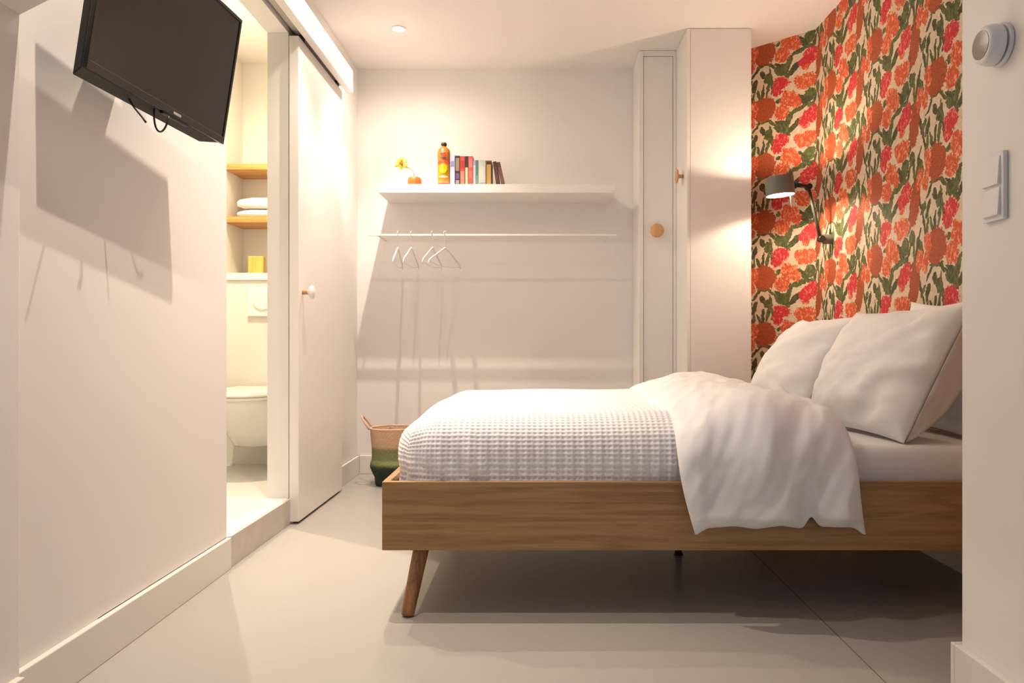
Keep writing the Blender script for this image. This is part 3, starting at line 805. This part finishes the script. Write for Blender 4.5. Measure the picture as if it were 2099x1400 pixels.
# the open end of the near pillowcase: a loose tube of cloth around the near end
def caseflap():
    bm = bmesh.new(); n = 40
    A = Vector((1.16, 2.40, Zs)); B = Vector((1.385, 2.40, .985))
    ax = (B - A)
    rings = []
    for k in range(8):
        w = k / 7
        rg = []
        for i in range(n + 1):
            v = i / n
            spread = .085 * math.sin(PI * v) ** .7 * (w) 
            c = A + ax * v
            c += Vector((.012 + spread * 1.5, .012 + .05 * (1 - w) * 0 + .035 * w * math.sin(PI * v), -.03 * spread))
            c += Vector((.006, .004, 0)) * math.sin(v * 23 + w * 4) * w
            c += Vector((0, .006 * noise.noise(Vector((v * 9, w * 5, 2.))), 0))
            rg.append(bm.verts.new(c))
        rings.append(rg)
    for a, b in zip(rings, rings[1:]):
        for i in range(n): bm.faces.new((a[i], a[i + 1], b[i + 1], b[i]))
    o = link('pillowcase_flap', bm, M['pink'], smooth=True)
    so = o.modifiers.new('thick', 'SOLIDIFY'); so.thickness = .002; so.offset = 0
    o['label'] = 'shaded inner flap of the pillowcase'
    under(o, pB)
caseflap()

# ------------------------------------------------------------------ television
tvC = Vector((-1.002, 2.100, 1.687)); yaw, pit = 1.522, .155
rv = Vector((math.cos(yaw), math.sin(yaw), 0))
nv_ = Vector((math.sin(yaw) * math.cos(pit), -math.cos(yaw) * math.cos(pit), -math.sin(pit)))
uvv = nv_.cross(rv) * -1
if uvv.z < 0: uvv = -uvv
TM = Matrix((( rv.x, uvv.x, nv_.x, tvC.x), (rv.y, uvv.y, nv_.y, tvC.y), (rv.z, uvv.z, nv_.z, tvC.z), (0, 0, 0, 1)))
t = thing('television', tvC - nv_ * .05, 'black flat television tilted down on the left wall', 'television')
hw, hh = .345, .2025
def tvp(name, bm, m, **k):
    for v in bm.verts: v.co = TM @ v.co
    return under(link(name, bm, m, **k), t)
# frame ring
bm = boxes((-hw, hw, hh - .012, hh, -.03, 0), (-hw, hw, -hh, -hh + .022, -.03, 0), (-hw, -hw + .012, -hh + .022, hh - .012, -.03, 0), (hw - .012, hw, -hh + .022, hh - .012, -.03, 0))
[setattr(v.co, 'z', v.co.z * .4) for v in bm.verts]
tvp('bezel', bm, M['black'], bevel=.002)
tvp('screen', boxes((-hw + .012, hw - .012, -hh + .022, hh - .012, -.0115, -.003)), M['screen'])
# back shell, thicker towards the bottom
def frust(x0, x1, y0, y1, z0, x2, x3, y2, y3, z1):
    bm = bmesh.new()
    a = [bm.verts.new(p) for p in ((x0, y0, z0), (x1, y0, z0), (x1, y1, z0), (x0, y1, z0))]
    b = [bm.verts.new(p) for p in ((x2, y2, z1), (x3, y2, z1), (x3, y3, z1), (x2, y3, z1))]
    bm.faces.new(a); bm.faces.new(b[::-1])
    for i in range(4): bm.faces.new((a[i], a[(i + 1) % 4], b[(i + 1) % 4], b[i]))
    return bm
tvp('back_shell', frust(-hw + .001, hw - .008, -hh + .001, hh - .02, -.012, -hw + .004, hw - .09, -hh - .020, hh - .13, -.034), M['blackm'], bevel=.003)
tvp('logo', boxes((.035, .075, -hh + .007, -hh + .014, -.001, .0008)), M['silver'])['label'] = 'small silver logo'
tvp('sensor_housing', boxes((-.01, .13, -hh - .007, -hh + .003, -.014, -.002)), M['blackm'], bevel=.003)
# wall arm
o = link('wall_bracket', boxes((XL + .0005, XL + .012, 2.02, 2.20, 1.62, 1.80), (XL + .012, -1.036, 2.07, 2.14, 1.66, 1.76)), M['blackm']); under(o, t)
def cable(pts, r=.0028): under(link('cable', tube(pts, r, 8), M['blackm'], smooth=True), t)
def bz(p0, p1, p2, p3, n=14):
    p0, p1, p2, p3 = map(Vector, (p0, p1, p2, p3)); o_ = []
    for i in range(n + 1):
        u = i / n; o_.append(p0 * (1 - u) ** 3 + p1 * 3 * u * (1 - u) ** 2 + p2 * 3 * u * u * (1 - u) + p3 * u ** 3)
    return o_
cable(bz(pt(262, 196, 1.97), pt(272, 222, 1.97), pt(288, 232, 1.97), pt(299, 251, 1.97)))
cable(bz(pt(316, 222, 2.07), pt(312, 282, 2.07), pt(338, 284, 2.1), pt(346, 238, 2.1)))

# ------------------------------------------------------------------ reading lamp on the head wall
ly = 3.95; lx = 1.262; lz = 1.66
t = thing('wall_lamp', (XR, 4.02, 1.39), 'grey jointed reading lamp with a drum shade on the floral wall', 'lamp')
bxp = Vector((XR - .0005, 4.03, 1.395))
under(link('wall_plate', lathe([(.026, 0), (.026, .045), (.023, .048)], 28, axis(bxp, (-1, 0, 0))), M['lamp'], smooth=False, bevel=.001), t)
j1 = Vector((1.505, 4.03, 1.395)); j2 = Vector((1.430, 4.00, 1.668))
under(link('joint', lathe([(.015, -.02), (.017, -.018), (.017, .018), (.015, .02)], 20, axis(j1 + Vector((0, -.01, 0)), (0, 1, 0))), M['lampd']), t)
under(link('arm', tube([j1, j2], .0085, 12), M['lamparm'], smooth=True), t)
under(link('joint', lathe([(.013, -.02), (.016, -.018), (.016, .018), (.013, .02)], 20, axis(j2, (0, 1, 0))), M['lampd']), t)
sx = lx + .074
under(link('neck', tube([j2 + Vector((0, -.012, 0)), (sx + .012, ly, lz + .008)], .010, 12, radii=[.009, .013]), M['lampd'], smooth=True), t)
under(link('neck_cap', lathe([(.016, 0), (.018, .004), (.018, .014), (.014, .018)], 20, axis((sx - .004, ly, lz + .006), (1, 0, 0))), M['lampd']), t)
tilt = Matrix.Translation((lx, ly, lz)) @ Matrix.Rotation(R(-5), 4, 'Y')
rs, hs = .073, .047
sh = under(link('shade', lathe([(rs, -hs), (rs, hs), (rs - .002, hs), (rs - .002, -hs), (rs, -hs)], 56, tilt, cap=False), M['lamp'], smooth=False), t)
under(link('shade_lining', lathe([(rs - .0022, -hs + .001), (rs - .0022, hs - .001)], 56, tilt, cap=False), M['lampin'], smooth=True), sh)
under(link('bulb', lathe([(.001, -.014), (.020, -.013), (.034, -.008), (.036, 0), (.034, .008), (.020, .013), (.001, .014)], 24, tilt), M['bulb'], smooth=True), t)
under(link('bulb_holder', boxes((lx + .034, lx + rs - .002, ly - .008, ly + .008, lz - .004, lz + .004)), M['lampd']), t)
o = under(link('switch_pin', lathe([(.0035, -.055), (.0035, 0), (.005, .003)], 12, Matrix.Translation((lx + .045, ly - .035, lz - hs - .012)) @ Matrix.Rotation(R(-6), 4, 'Y')), M['lampwhite'], smooth=True), t)
o['label'] = 'thin white switch pin'

# ------------------------------------------------------------------ thermostat and light switch on the near right wall
t = thing('thermostat', (XRN, 1.685, 1.508), 'round white thermostat with grey glass face on the right wall', 'thermostat')
tp = (XRN - .0005, 1.672, 1.505)
under(link('wall_ring', lathe([(.044, 0), (.047, .002), (.047, .008), (.044, .010)], 48, axis(tp, (-1, 0, 0))), M['plastic'], smooth=False), t)
under(link('gap', lathe([(.038, .010), (.038, .014)], 40, axis(tp, (-1, 0, 0))), M['dark']), t)
under(link('dial', lathe([(.043, .014), (.045, .018), (.044, .030), (.040, .042), (.036, .046), (.033, .047), (.001, .047)], 48, axis(tp, (-1, 0, 0))), M['plastic'], smooth=True), t)
under(link('display', lathe([(.031, .0468), (.031, .0482), (.001, .0484)], 48, axis(tp, (-1, 0, 0))), M['greyglass'], smooth=False), t)
t = thing('light_switch', (XRN, 1.69, 1.19), 'white double rocker light switch below the thermostat on the right wall', 'switch')
y0, y1, z0, z1 = 1.650, 1.728, 1.119, 1.268
under(link('frame', boxes((XRN - .011, XRN - .0005, y0, y1, z0, z1)), M['plastic'], bevel=.0015), t)
for zz in (z0 + .009, z0 + .0765):
    bm = bmesh.new()
    a = [bm.verts.new(p) for p in ((XRN - .0105, y0 + .009, zz), (XRN - .0105, y1 - .009, zz), (XRN - .0105, y1 - .009, zz + .0635), (XRN - .0105, y0 + .009, zz + .0635))]
    b = [bm.verts.new(p) for p in ((XRN - .0185, y0 + .010, zz + .001), (XRN - .0185, y1 - .010, zz + .001), (XRN - .0135, y1 - .010, zz + .0625), (XRN - .0135, y0 + .010, zz + .0625))]
    bm.faces.new(a); bm.faces.new(b[::-1])
    for i in range(4): bm.faces.new((a[i], a[(i + 1) % 4], b[(i + 1) % 4], b[i]))
    under(link('rocker', bm, M['plastic'], bevel=.0008), t)

# ------------------------------------------------------------------ lights
WARM = (1.0, .825, .68)
def spot(name, p, power, cone, blend, color=WARM, rad=.007, d_=(0, 0, -1)):
    l = bpy.data.lights.new(name, 'SPOT'); l.energy = power; l.spot_size = R(cone); l.spot_blend = blend; l.color = color; l.shadow_soft_size = rad
    o = bpy.data.objects.new(name, l); col.objects.link(o); o.location = p
    o.rotation_euler = Vector(d_).to_track_quat('-Z', 'Y').to_euler(); return o
def downlight(x, y, lab, p1, p2, color=WARM, hot=92, bl=1.0):
    t = thing('ceiling_spotlight', (x, y, ZC), lab, 'ceiling light', 'recessed ceiling spotlights')
    under(link('ring', lathe([(.030, 0), (.040, 0), (.041, -.003), (.036, -.006), (.030, -.004)], 36, Matrix.Translation((x, y, ZC - .0005)), cap=False), M['lacquer']), t)
    under(link('lens', lathe([(.001, -.014), (.015, -.012), (.026, -.006), (.029, -.001), (.001, -.0005)], 32, Matrix.Translation((x, y, ZC - .0005))), M['led']), t)
    spot('spot_beam', (x, y, ZC - .018), p1, hot, bl, color)
    spot('spot_spill', (x, y, ZC - .018), p2, 168, .6, color)
P1, P2 = 82, 8
downlight(-.783, 4.25, 'lit recessed ceiling spotlight near the back wall', 52, 12, WARM, 92, .7)
downlight(-.75, 3.40, 'recessed ceiling spotlight above the sliding door, out of frame', 44, P2, WARM, 88, .7)
downlight(-.70, 2.53, 'recessed ceiling spotlight beside the television, out of frame', 66, P2)
downlight(-.66, 1.76, 'recessed ceiling spotlight nearest the sloping soffit, out of frame', 39, 4)
downlight(-1.62, 3.78, 'recessed ceiling spotlight in the bathroom, out of frame', 52, 32, (1, .86, .62), 110)
# reading lamp bulb light, shaped by the open drum shade
l = bpy.data.lights.new('reading_light', 'POINT'); l.energy = 5.6; l.color = (1, .80, .58); l.shadow_soft_size = .008
for sgn in (-1, 1):
    o = bpy.data.objects.new('reading_light', l); col.objects.link(o); o.location = (lx, ly, lz + sgn * .022)
# daylight through the rear window
w_ = bpy.data.worlds.new('world'); sc.world = w_; w_.use_nodes = True
w_.node_tree.nodes['Background'].inputs[0].default_value = (.45, .64, 1., 1); w_.node_tree.nodes['Background'].inputs[1].default_value = 1.0
l = bpy.data.lights.new('window_portal', 'AREA'); l.shape = 'RECTANGLE'; l.size = 1.5; l.size_y = 1.45; l.cycles.is_portal = True
o = bpy.data.objects.new('window_portal', l); col.objects.link(o); o.location = (0, YR - .1, 1.475); o.rotation_euler = (R(90), 0, 0)

vs = sc.view_settings
vs.view_transform = 'Standard'; vs.look = 'None'; vs.gamma = 1; vs.exposure = 0.78; vs.use_curve_mapping = False
